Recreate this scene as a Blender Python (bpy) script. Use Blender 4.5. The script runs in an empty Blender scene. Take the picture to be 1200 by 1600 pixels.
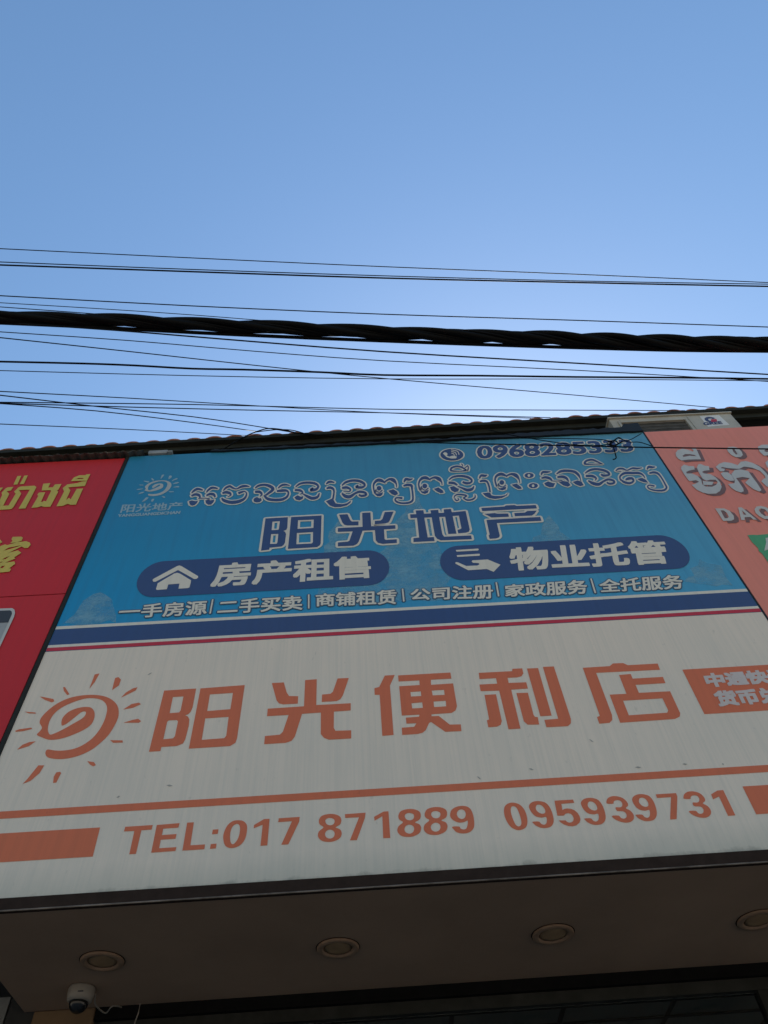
import bpy, bmesh, math, random
from mathutils import Vector, Matrix
from mathutils.geometry import tessellate_polygon

random.seed(7)
SC = bpy.context.scene
COL = SC.collection

# ------------------------------------------------------------------ camera
F = 1150.0                                   # focal length in pixels of the 1200 x 1600 photograph
XH = Vector((0.998367, 0.051534, -0.024649)).normalized()
UP = Vector((-0.049959, 0.588726, -0.806787))
UP = (UP - XH * UP.dot(XH)).normalized()
YH = UP.cross(XH)
ROT = Matrix((XH, YH, UP))                   # camera space -> world
EYE = Vector((0.0, 0.0, 1.6))
cam = bpy.data.cameras.new("camera")
cam.sensor_fit = 'VERTICAL'; cam.sensor_height = 24.0; cam.lens = 24.0 * F / 1600.0
cam.clip_start = 0.05; cam.clip_end = 3000.0
camo = bpy.data.objects.new("camera", cam); COL.objects.link(camo)
camo.matrix_world = Matrix.Translation(EYE) @ ROT.to_4x4()
SC.camera = camo

# ------------------------------------------------------------------ sky, sun, exposure
SUN_EL, SUN_AZ = math.radians(43.0), math.radians(15.0)   # behind the shop, a little to the right
w = bpy.data.worlds.new("World"); SC.world = w; w.use_nodes = True
nt = w.node_tree
bg = nt.nodes['Background']
sky = nt.nodes.new('ShaderNodeTexSky'); sky.sky_type = 'NISHITA'
sky.sun_disc = False; sky.sun_elevation = SUN_EL; sky.sun_rotation = SUN_AZ
sky.air_density = 2.3; sky.dust_density = 1.1; sky.ozone_density = 10.5
nt.links.new(sky.outputs[0], bg.inputs[0]); bg.inputs[1].default_value = 0.12
sl = bpy.data.lights.new("sun", 'SUN'); sl.energy = 5.0; sl.angle = math.radians(0.5); sl.color = (1, .94, .86)
slo = bpy.data.objects.new("sun", sl); COL.objects.link(slo)
sdir = Vector((math.sin(SUN_AZ) * math.cos(SUN_EL), math.cos(SUN_AZ) * math.cos(SUN_EL), math.sin(SUN_EL)))
slo.location = (0, 0, 30); slo.rotation_euler = sdir.to_track_quat('Z', 'Y').to_euler()
SC.view_settings.view_transform = 'Standard'; SC.view_settings.look = 'None'
SC.view_settings.gamma = 1.0; SC.view_settings.exposure = 0.36
SC.cycles.max_bounces = 6; SC.cycles.diffuse_bounces = 4

# ------------------------------------------------------------------ geometry helpers
D = 3.15                                     # distance of the sign faces from the camera

def ray(px, py):
    return ROT @ Vector((px - 600.0, 800.0 - py, -F))
def on_y(px, py, y=D):
    r = ray(px, py); return EYE + r * ((y - EYE.y) / r.y)
def on_z(px, py, z):
    r = ray(px, py); return EYE + r * ((z - EYE.z) / r.z)
def S(px, py, y=D):                          # a measured point of an upright face -> metres (x, z)
    p = on_y(px, py, y); return (p.x, p.z)
def crop(ox, oy, s):
    return lambda pts: [S(ox + x / s, oy + y / s) for x, y in pts]

def srgb(r, g, b):
    f = lambda c: (c / 12.92 if c <= .04045 else ((c + .055) / 1.055) ** 2.4)
    return (f(r / 255), f(g / 255), f(b / 255))

def link_mesh(name, verts, faces, mat, parent=None, smooth=False):
    me = bpy.data.meshes.new(name)
    if parent is not None:
        o = parent
        off = Vector((0, 0, 0))
        while o is not None: off += o.location; o = o.parent
        verts = [(v[0] - off.x, v[1] - off.y, v[2] - off.z) for v in verts]
        loc = None
    else:
        n = max(1, len(verts))
        loc = Vector((sum(v[0] for v in verts) / n, sum(v[1] for v in verts) / n, sum(v[2] for v in verts) / n))
        verts = [(v[0] - loc.x, v[1] - loc.y, v[2] - loc.z) for v in verts]
    me.from_pydata(verts, [], faces); me.validate(); me.update()
    if smooth:
        for p in me.polygons: p.use_smooth = True
    me.materials.append(mat)
    ob = bpy.data.objects.new(name, me); COL.objects.link(ob)
    if parent is not None: ob.parent = parent
    else: ob.location = loc
    return ob

def thing(name, label, cat, loc, group=None):
    o = bpy.data.objects.new(name, None); COL.objects.link(o)
    o.empty_display_size = 0.1; o.location = loc
    o['label'] = label; o['category'] = cat
    if group: o['group'] = group
    return o
def tag(o, label, cat, group=None, kind=None):
    if label: o['label'] = label
    if cat: o['category'] = cat
    if group: o['group'] = group
    if kind: o['kind'] = kind
    return o

class MB:                                    # collects shapes into one mesh
    def __init__(s): s.v, s.f = [], []
    def add(s, v, f):
        n = len(s.v); s.v += [tuple(p) for p in v]; s.f += [tuple(i + n for i in q) for q in f]; return s
    def box(s, x0, x1, y0, y1, z0, z1, b=0.0):
        if b <= 0:
            v = [(x, y, z) for z in (z0, z1) for y in (y0, y1) for x in (x0, x1)]
            return s.add(v, [(0, 2, 3, 1), (4, 5, 7, 6), (0, 1, 5, 4), (2, 6, 7, 3), (0, 4, 6, 2), (1, 3, 7, 5)])
        bm = bmesh.new(); bmesh.ops.create_cube(bm, size=1)
        for q in bm.verts: q.co = Vector(((x0 + x1) / 2 + q.co.x * (x1 - x0), (y0 + y1) / 2 + q.co.y * (y1 - y0), (z0 + z1) / 2 + q.co.z * (z1 - z0)))
        bmesh.ops.bevel(bm, geom=bm.edges[:], offset=b, segments=2, profile=.6, affect='EDGES')
        s.bm(bm); return s
    def bm(s, bm):
        bm.verts.index_update()
        s.add([q.co[:] for q in bm.verts], [[q.index for q in f.verts] for f in bm.faces]); bm.free(); return s
    def hexa(s, p):                          # eight corners: bottom ring then top ring
        return s.add(p, [(3, 2, 1, 0), (4, 5, 6, 7), (0, 1, 5, 4), (1, 2, 6, 5), (2, 3, 7, 6), (3, 0, 4, 7)])
    def tube(s, pts, r, n=8, cap=True):
        pts = [Vector(p) for p in pts]; rings = []
        for i, p in enumerate(pts):
            t = (pts[min(i + 1, len(pts) - 1)] - pts[max(i - 1, 0)]).normalized()
            a = t.cross(Vector((0, 0, 1)))
            if a.length < 1e-3: a = t.cross(Vector((0, 1, 0)))
            a.normalize(); b = t.cross(a)
            rr = r[i] if isinstance(r, (list, tuple)) else r
            rings.append([p + (a * math.cos(2 * math.pi * k / n) + b * math.sin(2 * math.pi * k / n)) * rr for k in range(n)])
        v = [q for R in rings for q in R]; f = []
        for i in range(len(rings) - 1):
            for k in range(n):
                f.append((i * n + k, i * n + (k + 1) % n, (i + 1) * n + (k + 1) % n, (i + 1) * n + k))
        if cap: f.append(tuple(range(n))[::-1]); f.append(tuple((len(rings) - 1) * n + k for k in range(n)))
        return s.add(v, f)
    def lathe(s, c, prof, n=40, axis=Vector((0, 0, 1))):
        # profile of (radius, height) turned about the vertical through c
        v = []; f = []
        for r, h in prof:
            for k in range(n):
                a = 2 * math.pi * k / n
                v.append((c[0] + r * math.cos(a), c[1] + r * math.sin(a), c[2] + h))
        for i in range(len(prof) - 1):
            for k in range(n):
                f.append((i * n + k, i * n + (k + 1) % n, (i + 1) * n + (k + 1) % n, (i + 1) * n + k))
        f.append(tuple(range(n))[::-1]); f.append(tuple((len(prof) - 1) * n + k for k in range(n)))
        return s.add(v, f)
    def build(s, name, mat, parent=None, smooth=False):
        return link_mesh(name, s.v, s.f, mat, parent, smooth)

# flat print on the sign face: shapes are lists of (verts2d, faces)
def poly(outer, *holes):
    loops = [[Vector((p[0], p[1], 0)) for p in l] for l in (outer,) + holes]
    flat = [p for l in loops for p in l]
    tris = tessellate_polygon(loops)
    return ([(p.x, p.y) for p in flat], [tuple(t) for t in tris])

def smooth_loop(pts, n=4):                   # closed Catmull-Rom through the measured points
    out = []; m = len(pts)
    for i in range(m):
        p0, p1, p2, p3 = pts[i - 1], pts[i], pts[(i + 1) % m], pts[(i + 2) % m]
        for k in range(n):
            t = k / n; t2 = t * t; t3 = t2 * t
            out.append(tuple(.5 * (2 * p1[j] + (p2[j] - p0[j]) * t + (2 * p0[j] - 5 * p1[j] + 4 * p2[j] - p3[j]) * t2 + (3 * p1[j] - p0[j] - 3 * p2[j] + p3[j]) * t3) for j in (0, 1)))
    return out
def smooth_open(pts, n=5):
    out = []; m = len(pts)
    for i in range(m - 1):
        p0, p1, p2, p3 = pts[max(i - 1, 0)], pts[i], pts[i + 1], pts[min(i + 2, m - 1)]
        for k in range(n):
            t = k / n; t2 = t * t; t3 = t2 * t
            out.append(tuple(.5 * (2 * p1[j] + (p2[j] - p0[j]) * t + (2 * p0[j] - 5 * p1[j] + 4 * p2[j] - p3[j]) * t2 + (3 * p1[j] - p0[j] - 3 * p2[j] + p3[j]) * t3) for j in range(len(p1))))
    out.append(tuple(pts[-1])); return out

def ribbon(pts):                             # brush stroke (x, y, width) -> closed outline
    c = smooth_open(pts, 5); L, R = [], []
    for i, (x, y, wd) in enumerate(c):
        a, b = c[max(i - 1, 0)], c[min(i + 1, len(c) - 1)]
        dx, dy = b[0] - a[0], b[1] - a[1]; l = math.hypot(dx, dy) or 1
        nx, ny = -dy / l, dx / l
        L.append((x + nx * wd / 2, y + ny * wd / 2)); R.append((x - nx * wd / 2, y - ny * wd / 2))
    return L, R
def ribbon_shape(pts, conv):
    L, R = ribbon(pts); L, R = conv(L), conv(R); n = len(L)
    return (L + R, [(i, i + 1, n + i + 1, n + i) for i in range(n - 1)])

LAY = 0.0012
def decal(name, shapes, mat, parent, lvl, grow=0.0, n=12, shift=(0, 0), face=D):
    """lays flat print 'lvl' sheets above the sign face; grow thickens it all round"""
    v, f = [], []; y0 = face - lvl * LAY; k = 0
    if n == 0: offs = [(a * grow, b * grow) for a in (-1, 0, 1) for b in (-1, 0, 1)]
    else: offs = [(0, 0)] if grow == 0 else [(grow * math.cos(2 * math.pi * i / n), grow * math.sin(2 * math.pi * i / n)) for i in range(n)] + [(0, 0)]
    for sh in shapes:
        for ox, oz in offs:
            b = len(v); yy = y0 - (k % 23) * 0.00004; k += 1
            v += [(p[0] + ox + shift[0], yy, p[1] + oz + shift[1]) for p in sh[0]]
            f += [tuple(i + b for i in q) for q in sh[1]]
    o = link_mesh(name, v, f, mat, parent)
    return o

def text_shape(body, quad, y=D):
    """flat glyphs of a line of writing, fitted to four measured corners TL TR BR BL"""
    cu = bpy.data.curves.new('lettering', 'FONT'); cu.body = body; cu.resolution_u = 3
    ob = bpy.data.objects.new('lettering', cu); COL.objects.link(ob)
    dg = bpy.context.evaluated_depsgraph_get(); dg.update()
    me = bpy.data.meshes.new_from_object(ob.evaluated_get(dg))
    vs = [q.co.copy() for q in me.vertices]; fs = [tuple(p.vertices) for p in me.polygons]
    bpy.data.objects.remove(ob); bpy.data.curves.remove(cu); bpy.data.meshes.remove(me)
    x0, x1 = min(q.x for q in vs), max(q.x for q in vs); y0, y1 = min(q.y for q in vs), max(q.y for q in vs)
    TL, TR, BR, BL = [Vector(S(*p, y)) for p in quad]
    out = []
    for q in vs:
        u, t = (q.x - x0) / (x1 - x0), (q.y - y0) / (y1 - y0)
        p = (BL * (1 - u) + BR * u) * (1 - t) + (TL * (1 - u) + TR * u) * t
        out.append((p.x, p.y))
    return (out, fs)

# ------------------------------------------------------------------ materials
def nodes(name):
    m = bpy.data.materials.new(name); m.use_nodes = True
    t = m.node_tree; return m, t, t.nodes['Principled BSDF']
def N(t, kind, **kw):
    n = t.nodes.new(kind)
    for k, v in kw.items(): setattr(n, k, v)
    return n
def noise(t, scale_vec, scale, detail=4, rough=.6):
    g = N(t, 'ShaderNodeNewGeometry'); mp = N(t, 'ShaderNodeVectorMath', operation='MULTIPLY')
    t.links.new(g.outputs['Position'], mp.inputs[0]); mp.inputs[1].default_value = scale_vec
    n = N(t, 'ShaderNodeTexNoise'); n.inputs['Scale'].default_value = scale
    n.inputs['Detail'].default_value = detail; n.inputs['Roughness'].default_value = rough
    t.links.new(mp.outputs[0], n.inputs['Vector']); return n.outputs['Fac']
def ramp(t, fac, a, b, lo=0.0, hi=1.0):
    r = N(t, 'ShaderNodeMapRange'); r.inputs[1].default_value = a; r.inputs[2].default_value = b
    r.inputs[3].default_value = lo; r.inputs[4].default_value = hi
    t.links.new(fac, r.inputs[0]); return r.outputs[0]
def mix(t, fac, a, b):
    m = N(t, 'ShaderNodeMix', data_type='RGBA')
    if isinstance(fac, float): m.inputs[0].default_value = fac
    else: t.links.new(fac, m.inputs[0])
    for i, c in ((6, a), (7, b)):
        if isinstance(c, tuple): m.inputs[i].default_value = (*c[:3], 1)
        else: t.links.new(c, m.inputs[i])
    return m.outputs[2]
def math_n(t, op, a, b):
    m = N(t, 'ShaderNodeMath', operation=op)
    for i, c in ((0, a), (1, b)):
        if isinstance(c, (int, float)): m.inputs[i].default_value = c
        else: t.links.new(c, m.inputs[i])
    return m.outputs[0]

def vinyl(name, col, rough=.5, dirt=.35, spec=.35):
    """weathered printed sheet: rain streaks, blotches, specks"""
    m, t, b = nodes(name)
    st = ramp(t, noise(t, (14, 1, .55), 2.2, 5), .42, .75)
    bl = ramp(t, noise(t, (1, 1, 1), 1.7, 6), .35, .75)
    sp = ramp(t, noise(t, (1, 1, .7), 46, 2), .70, .78)
    c = mix(t, math_n(t, 'MULTIPLY', st, dirt), col, tuple(x * .70 + .012 for x in col))
    c = mix(t, math_n(t, 'MULTIPLY', bl, dirt * .7), c, tuple(x * .82 + .03 for x in col))
    c = mix(t, math_n(t, 'MULTIPLY', sp, .25), c, tuple(x * .55 for x in col))
    t.links.new(c, b.inputs['Base Color'])
    t.links.new(ramp(t, bl, 0, 1, rough - .06, rough + .12), b.inputs['Roughness'])
    b.inputs['Specular IOR Level'].default_value = spec
    bp = N(t, 'ShaderNodeBump'); bp.inputs['Strength'].default_value = .12; bp.inputs['Distance'].default_value = .01
    t.links.new(noise(t, (1, 1, .6), 3.0, 2), bp.inputs['Height']); t.links.new(bp.outputs[0], b.inputs['Normal'])
    return m
def paint(name, col, rough=.6, var=.25, scale=6, metal=0.0, spec=.4):
    m, t, b = nodes(name)
    f = ramp(t, noise(t, (1, 1, 1), scale, 6), .3, .75)
    c = mix(t, f, col, tuple(x * (1 - var) for x in col))
    t.links.new(c, b.inputs['Base Color']); b.inputs['Roughness'].default_value = rough
    b.inputs['Metallic'].default_value = metal; b.inputs['Specular IOR Level'].default_value = spec
    return m

WHITE = (.87, .715, .575)
ORANGE = (.73, .175, .075)
NAVY = (.045, .085, .215)
PALE = (.78, .71, .60)
M = {}
M['orange'] = vinyl('orange_vinyl', ORANGE)
M['badge_white'] = vinyl('pale_pink_print', (.66, .56, .52))
M['navy'] = vinyl('navy_print', NAVY)
M['pale'] = vinyl('pale_print', PALE)
M['outline'] = vinyl('dark_outline_print', (.06, .10, .17))
M['crimson'] = vinyl('crimson_print', (.58, .034, .060))
M['red'] = vinyl('red_panel', (.62, .030, .036), rough=.5, spec=.2)
M['yellow'] = vinyl('yellow_vinyl', (.66, .50, .085))
M['pink'] = vinyl('faded_red_panel', (.84, .265, .19), rough=.45, spec=.3)
M['letter_white'] = vinyl('white_letter', (.58, .56, .53))
M['letter_shadow'] = vinyl('brown_shadow_print', (.22, .115, .10))
M['green'] = vinyl('green_print', (.09, .36, .17))
M['char'] = vinyl('charcoal_print', (.05, .052, .06))
M['ghost'] = None

# white panel with grime gathering along its lower edge
def white_panel(z0):
    m, t, b = nodes('white_panel')
    st = ramp(t, noise(t, (30, 1, .55), 2.0, 7, .7), .42, .74)
    bl = ramp(t, noise(t, (1, 1, 1), 1.3, 6), .35, .75)
    sp = ramp(t, noise(t, (1, 1, .5), 30, 2), .70, .77)
    g = N(t, 'ShaderNodeNewGeometry'); sx = N(t, 'ShaderNodeSeparateXYZ'); t.links.new(g.outputs['Position'], sx.inputs[0])
    jag = noise(t, (2.2, 1, 1.6), 2.6, 8, .7)
    hgt = math_n(t, 'SUBTRACT', sx.outputs['Z'], z0)
    hgt = math_n(t, 'SUBTRACT', hgt, math_n(t, 'MULTIPLY', math_n(t, 'SUBTRACT', jag, .45), .13))
    gr = ramp(t, hgt, .13, -.02)
    gr2 = ramp(t, hgt, .012, -.03)
    c = mix(t, math_n(t, 'MULTIPLY', st, .30), WHITE, (.50, .47, .40))
    c = mix(t, math_n(t, 'MULTIPLY', bl, .30), c, (.56, .55, .50))
    c = mix(t, math_n(t, 'MULTIPLY', sp, .18), c, (.30, .27, .23))
    c = mix(t, math_n(t, 'MULTIPLY', gr, .45), c, (.36, .38, .31))
    c = mix(t, math_n(t, 'MULTIPLY', gr2, .7), c, (.10, .10, .075))
    t.links.new(c, b.inputs['Base Color'])
    t.links.new(ramp(t, bl, 0, 1, .42, .6), b.inputs['Roughness']); b.inputs['Specular IOR Level'].default_value = .35
    bp = N(t, 'ShaderNodeBump'); bp.inputs['Strength'].default_value = .10; bp.inputs['Distance'].default_value = .01
    t.links.new(noise(t, (1, 1, .6), 2.5, 2), bp.inputs['Height']); t.links.new(bp.outputs[0], b.inputs['Normal'])
    return m
# blue face of the upper sign: deeper blue at its lower left, paler to the right
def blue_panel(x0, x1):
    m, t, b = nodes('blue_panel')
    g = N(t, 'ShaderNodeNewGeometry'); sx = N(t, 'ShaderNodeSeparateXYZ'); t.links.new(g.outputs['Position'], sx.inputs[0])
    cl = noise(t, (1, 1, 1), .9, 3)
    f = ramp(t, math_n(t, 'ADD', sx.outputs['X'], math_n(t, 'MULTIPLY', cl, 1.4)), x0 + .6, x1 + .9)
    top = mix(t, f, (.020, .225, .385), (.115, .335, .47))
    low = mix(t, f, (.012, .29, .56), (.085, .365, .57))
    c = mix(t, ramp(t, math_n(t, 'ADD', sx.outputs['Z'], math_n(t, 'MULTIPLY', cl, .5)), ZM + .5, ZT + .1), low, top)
    st = ramp(t, noise(t, (12, 1, .5), 2.2, 5), .45, .78)
    sp = ramp(t, noise(t, (1, 1, .7), 40, 2), .71, .79)
    c = mix(t, math_n(t, 'MULTIPLY', st, .30), c, (.045, .17, .31))
    c = mix(t, math_n(t, 'MULTIPLY', sp, .2), c, (.05, .12, .2))
    t.links.new(c, b.inputs['Base Color']); b.inputs['Roughness'].default_value = .44; b.inputs['Specular IOR Level'].default_value = .35
    bp = N(t, 'ShaderNodeBump'); bp.inputs['Strength'].default_value = .12; bp.inputs['Distance'].default_value = .01
    t.links.new(noise(t, (1, 1, .6), 2.5, 2), bp.inputs['Height']); t.links.new(bp.outputs[0], b.inputs['Normal'])
    return m
def ghost_print():
    # washed-out photograph of temple towers and trees: blotchy half-tone of the blue
    m, t, b = nodes('faded_temple_print')
    br = ramp(t, noise(t, (1, 1, 2.2), 9, 8, .75), .35, .68)
    c = mix(t, br, (.15, .43, .60), (.36, .58, .66))
    t.links.new(c, b.inputs['Base Color']); b.inputs['Roughness'].default_value = .46; b.inputs['Specular IOR Level'].default_value = .35
    # the printed picture thins out raggedly into the blue
    tr = N(t, 'ShaderNodeBsdfTransparent'); mx = N(t, 'ShaderNodeMixShader')
    t.links.new(ramp(t, noise(t, (1, 1, 1.4), 6, 8, .8), .34, .60, .08, .62), mx.inputs[0])
    t.links.new(tr.outputs[0], mx.inputs[1]); t.links.new(b.outputs[0], mx.inputs[2])
    t.links.new(mx.outputs[0], t.nodes['Material Output'].inputs['Surface'])
    return m
M['ghost'] = ghost_print()
def pale_ground(name, col):
    m, t, b = nodes(name)
    c = mix(t, noise(t, (1, 1, 1), 40, 8), tuple(x * .7 for x in col), tuple(x * 1.3 for x in col))
    t.links.new(c, b.inputs['Base Color']); b.inputs['Roughness'].default_value = .9
    return m
M['pale_ground'] = pale_ground('pale_ground', (.36, .30, .225)); M['paving'] = pale_ground('paving', (.38, .32, .25)); M['earth'] = pale_ground('earth', (.40, .315, .22))  # unseen dusty street, coloured pale so it bounces warm light onto the signs
M['frame'] = paint('dark_aluminium', (.034, .034, .030), .7, .5, 9, spec=.15)
M['trim'] = paint('brown_trim', (.046, .030, .024), .85, .35, 14, spec=.05)
M['bead'] = paint('grey_bead', (.30, .24, .20), .7, .8, 9, spec=.1)
M['soffit'] = paint('soffit_paint', (.33, .215, .145), .75, .22, 2.0)
M['wall'] = paint('rendered_wall', (.36, .29, .20), .85, .3, 4)
M['pilaster'] = paint('ochre_render', (.20, .125, .065), .85, .35, 5)
M['dark'] = paint('dark_interior', (.035, .035, .035), .8, .3, 3)
M['slat'] = paint('dark_green_cladding', (.075, .085, .075), .7, .4, 5)
M['gutter'] = paint('gutter_metal', (.032, .034, .028), .8, .4, 7, spec=.15)
M['zinc'] = paint('rusty_zinc', (.11, .10, .085), .6, .6, 12)
M['tarp'] = paint('black_tarp', (.012, .012, .012), .6, .5, 20)
M['black'] = paint('soot_black', (.010, .010, .010), .9, .4, 12, spec=.05)
M['tile'] = paint('terracotta', (.60, .28, .215), .8, .55, 11)
M['cable'] = paint('black_rubber', (.004, .004, .0045), .6, .4, 30, spec=.1)
M['ac'] = paint('cream_metal', (.50, .46, .375), .45, .3, 6)
M['coil'] = None
M['plastic'] = paint('white_plastic', (.28, .25, .215), .4, .15, 8)
M['ring'] = paint('aged_ring', (.32, .205, .135), .6, .35, 15, spec=.15)
M['lens'] = paint('yellowed_lens', (.36, .225, .125), .5, .3, 20, spec=.15)
M['grey'] = paint('grey_metal', (.35, .35, .33), .5, .4, 12)

# ================================================================== GROUND
def flat(name, x0, x1, y0, y1, z, mat, kind='structure'):
    o = link_mesh(name, [(x0, y0, z), (x1, y0, z), (x1, y1, z), (x0, y1, z)], [(0, 1, 2, 3)], mat); o['kind'] = kind; return o
flat('ground', -600, 600, -600, 600, 0, M['earth'])
flat('road', -300, 300, -11, -1.2, .004, M['pale_ground'])
o = MB().box(-60, 60, -1.2, D + 12, 0.002, .13, .015).build('pavement', M['paving']); o['kind'] = 'structure'

# ================================================================== MEASURES OF THE FRONT
Lx_top = S(203.6, 711)[0]; Lx_bot = S(62, 1040)[0]; LX = (Lx_top + Lx_bot) / 2            # left edge of the blue / white signs
RX = (S(1005, 677.4)[0] + S(1199, 968.7)[0]) / 2                                          # right edge
ZT = S(600, 694)[1]                                                                       # top of the signs
ZM = S(600, 989)[1]                                                                       # seam between blue and white
ZB = (S(0, 1404)[1] + S(1200, 1331)[1]) / 2                                               # bottom of the white sign
ZS = (S(0, 1425)[1] + S(1200, 1351)[1]) / 2                                               # bottom of the brown trim
YW = on_z(775, 1531, ZS).y                                                                # the shop front
X0, X1 = -7.5, 7.5
YE = D + .20; SLOPE = math.tan(math.radians(24))
pl, pr = on_y(0, 706, YE), on_y(1200, 636, YE)
ek = (pr.z - pl.z) / (pr.x - pl.x)
eave = lambda x: pl.z + ek * (x - pl.x)
0 and print('MEASURE', eave(X0), eave(X1), LX, RX, ZT, ZM, ZB, ZS, YW)
M['white'] = white_panel(ZB)
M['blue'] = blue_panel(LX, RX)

# ================================================================== BUILDING
bld = thing('shop_building', 'shop row with terracotta tile roof, dark cladding under the eave and deep brown soffit', 'building', (0, D + .5, 0))
# upper wall: ribbed dark cladding behind the signs, up to the eave
m = MB(); yc = D + .44
prof = []
x = X0
while x < X1:
    prof += [(x, yc), (x + .088, yc), (x + .096, yc - .022), (x + .117, yc - .022)]; x += .125
prof.append((X1, yc))
nn = len(prof)
v = [(a, b, ZS + .12) for a, b in prof] + [(a, b, eave(a) - .036) for a, b in prof]
m.add(v, [(i, i + 1, nn + i + 1, nn + i) for i in range(nn - 1)])
m.build('cladding', M['slat'], bld)
MB().box(X0, X1, D + .46, D + .6, ZS + .12, eave(X0) - .04).build('wall', M['wall'], bld)
# side and back walls close the volume
MB().box(X0, X0 + .2, D + .61, D + 10, .13, eave(X0) - .04).box(X1 - .2, X1, D + .61, D + 10, .13, eave(X0) - .04).box(X0, X1, D + 10, D + 10.2, .13, eave(X0) + (D + 9.9 - YE) * SLOPE - .09).build('rear_wall', M['wall'], bld)
m = MB()
for x in (X0 + .05, X1 - .13):
    za, zb_ = eave(X0) - .039, eave(x) + (D + 9.9 - YE) * SLOPE - .08
    m = MB(); m.hexa([(x, D + .7, za), (x + .08, D + .7, za), (x + .08, D + 9.95, za), (x, D + 9.95, za), (x, D + .7, za + .1), (x + .08, D + .7, za + .1), (x + .08, D + 9.95, zb_), (x, D + 9.95, zb_)])
    m.build('gable', M['wall'], bld)

# soffit slab with its left end
SXL = on_z(14, 1551, ZS).x
m = MB()
m.box(SXL, X1, D + .0105, YW + .009, ZS + .001, ZB - .002)
m.build('soffit', M['soffit'], bld)
# neighbour's recess left of the soffit
MB().box(X0, SXL - .02, D + .03, YW + .4, ZS + .16, ZS + .2).build('recess_ceiling', M['dark'], bld)
# shop front under the soffit
xp0, xp1 = on_y(52, 1585, YW).x, on_y(148, 1578, YW).x
MB().box(xp0, xp1, YW, YW + .3, .13, ZS - .001, .008).build('pilaster', M['pilaster'], bld)
hb = MB().box(xp1 + .004, X1, YW + .01, YW + .14, ZS - .055, ZS + .02).build('header_beam', M['black'], bld)
zf1 = ZS - .058
fr = MB()
fr.box(xp1 + .004, X1, YW + .03, YW + .10, zf1 - .055, zf1)
xm = on_y(1182, 1530, YW + .05).x
for xx in (xp1 + .03, xm, xm + 2.4):
    fr.box(xx - .025, xx + .025, YW + .032, YW + .098, .13, zf1 - .056)
win = fr.build('window_frame', M['frame'], bld)
mg, t, b = nodes('shop_glass'); b.inputs['Base Color'].default_value = (.75, .8, .8, 1); b.inputs['Roughness'].default_value = .04
b.inputs['Transmission Weight'].default_value = 1.0; b.inputs['IOR'].default_value = 1.45
for i, (a, c) in enumerate(((xp1 + .057, xm - .027), (xm + .027, xm + 2.37))):
    MB().box(a, c, YW + .06, YW + .066, .135, zf1 - .057).build('pane', mg, win)
# interior: suspended ceiling with grid seen through the glass
zi = ZS - .02
MB().box(SXL, X1 - .21, YW + .16, D + 9.9, zi, zi + .05).build('interior_ceiling', paint('ceiling_board', (.20, .20, .19), .8, .2, 3), bld)
g = MB(); xx = xp1
while xx < X1 - .3:
    g.box(xx - .012, xx + .012, YW + .17, D + 9.8, zi - .006, zi - .001); xx += .6
yy = YW + .55
while yy < D + 9.8:
    g.box(SXL, X1 - .25, yy - .012, yy + .012, zi - .0125, zi - .0065); yy += .6
g.build('ceiling_grid', M['dark'], bld)
MB().box(X0 + .2, X1 - .2, D + 6.0, D + 6.1, .13, zi - .02).build('interior_wall', M['dark'], bld)
# neighbour's frontage at the far left: dark wall and a grey window frame
MB().box(X0, xp0 - .15, YW + .35, YW + .45, .13, ZS + .15).build('side_wall', M['dark'], bld)
f2 = MB()
a = on_y(2, 1590, YW + .25).x
f2.box(a - .03, a + .03, YW + .22, YW + .28, .13, on_y(4, 1562, YW + .25).z)
f2.box(a - .9, a - .03, YW + .225, YW + .275, on_y(4, 1562, YW + .25).z - .05, on_y(4, 1562, YW + .25).z - .002)
f2.build('side_window_frame', M['grey'], bld)
MB().box(xp0 - .14, xp0 - .006, YW + .02, YW + .34, .13, ZS + .1).build('side_jamb', M['dark'], bld)

# roof: rows of barrel tiles rising backwards; its eave runs very slightly askew to the signs
PITCH, slope = .184, SLOPE
m = MB(); rows = 33; RL = .36; per = 10
xs = [X0 + i * PITCH / per for i in range(int((X1 - X0) / PITCH) * per + 1)]
jit = {}
def tz(x, r):
    u = ((x - X0) / PITCH) % 1.0; k = int((x - X0) / PITCH)
    if (k, r) not in jit: jit[(k, r)] = random.uniform(-.006, .006)
    c = .034 * math.sqrt(max(0, 1 - ((u - .5) / .34) ** 2)) if abs(u - .5) < .34 else -.004
    return c + jit[(k, r)] * (1 if abs(u - .5) < .34 else 0)
for r in range(rows):
    ya, yb = YE + r * (RL - .05), YE + r * (RL - .05) + RL
    b0 = len(m.v); nx = len(xs); v = []
    for yv, lift in ((ya, .018), (yb, 0.0)):
        for th in (0, -.016):
            v += [(q, yv + (jit.get((int((q - X0) / PITCH), r), 0) * 1.5 if yv == ya else 0), eave(q) + (yv - YE) * slope + lift + th + tz(q, r)) for q in xs]
    f = []
    for i in range(nx - 1):
        f += [(i, i + 1, 2 * nx + i + 1, 2 * nx + i), (nx + i + 1, nx + i, 3 * nx + i, 3 * nx + i + 1), (nx + i, nx + i + 1, i + 1, i)]
    m.add(v, f)
roof = m.build('roof', M['tile'], bld, True)
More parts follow.
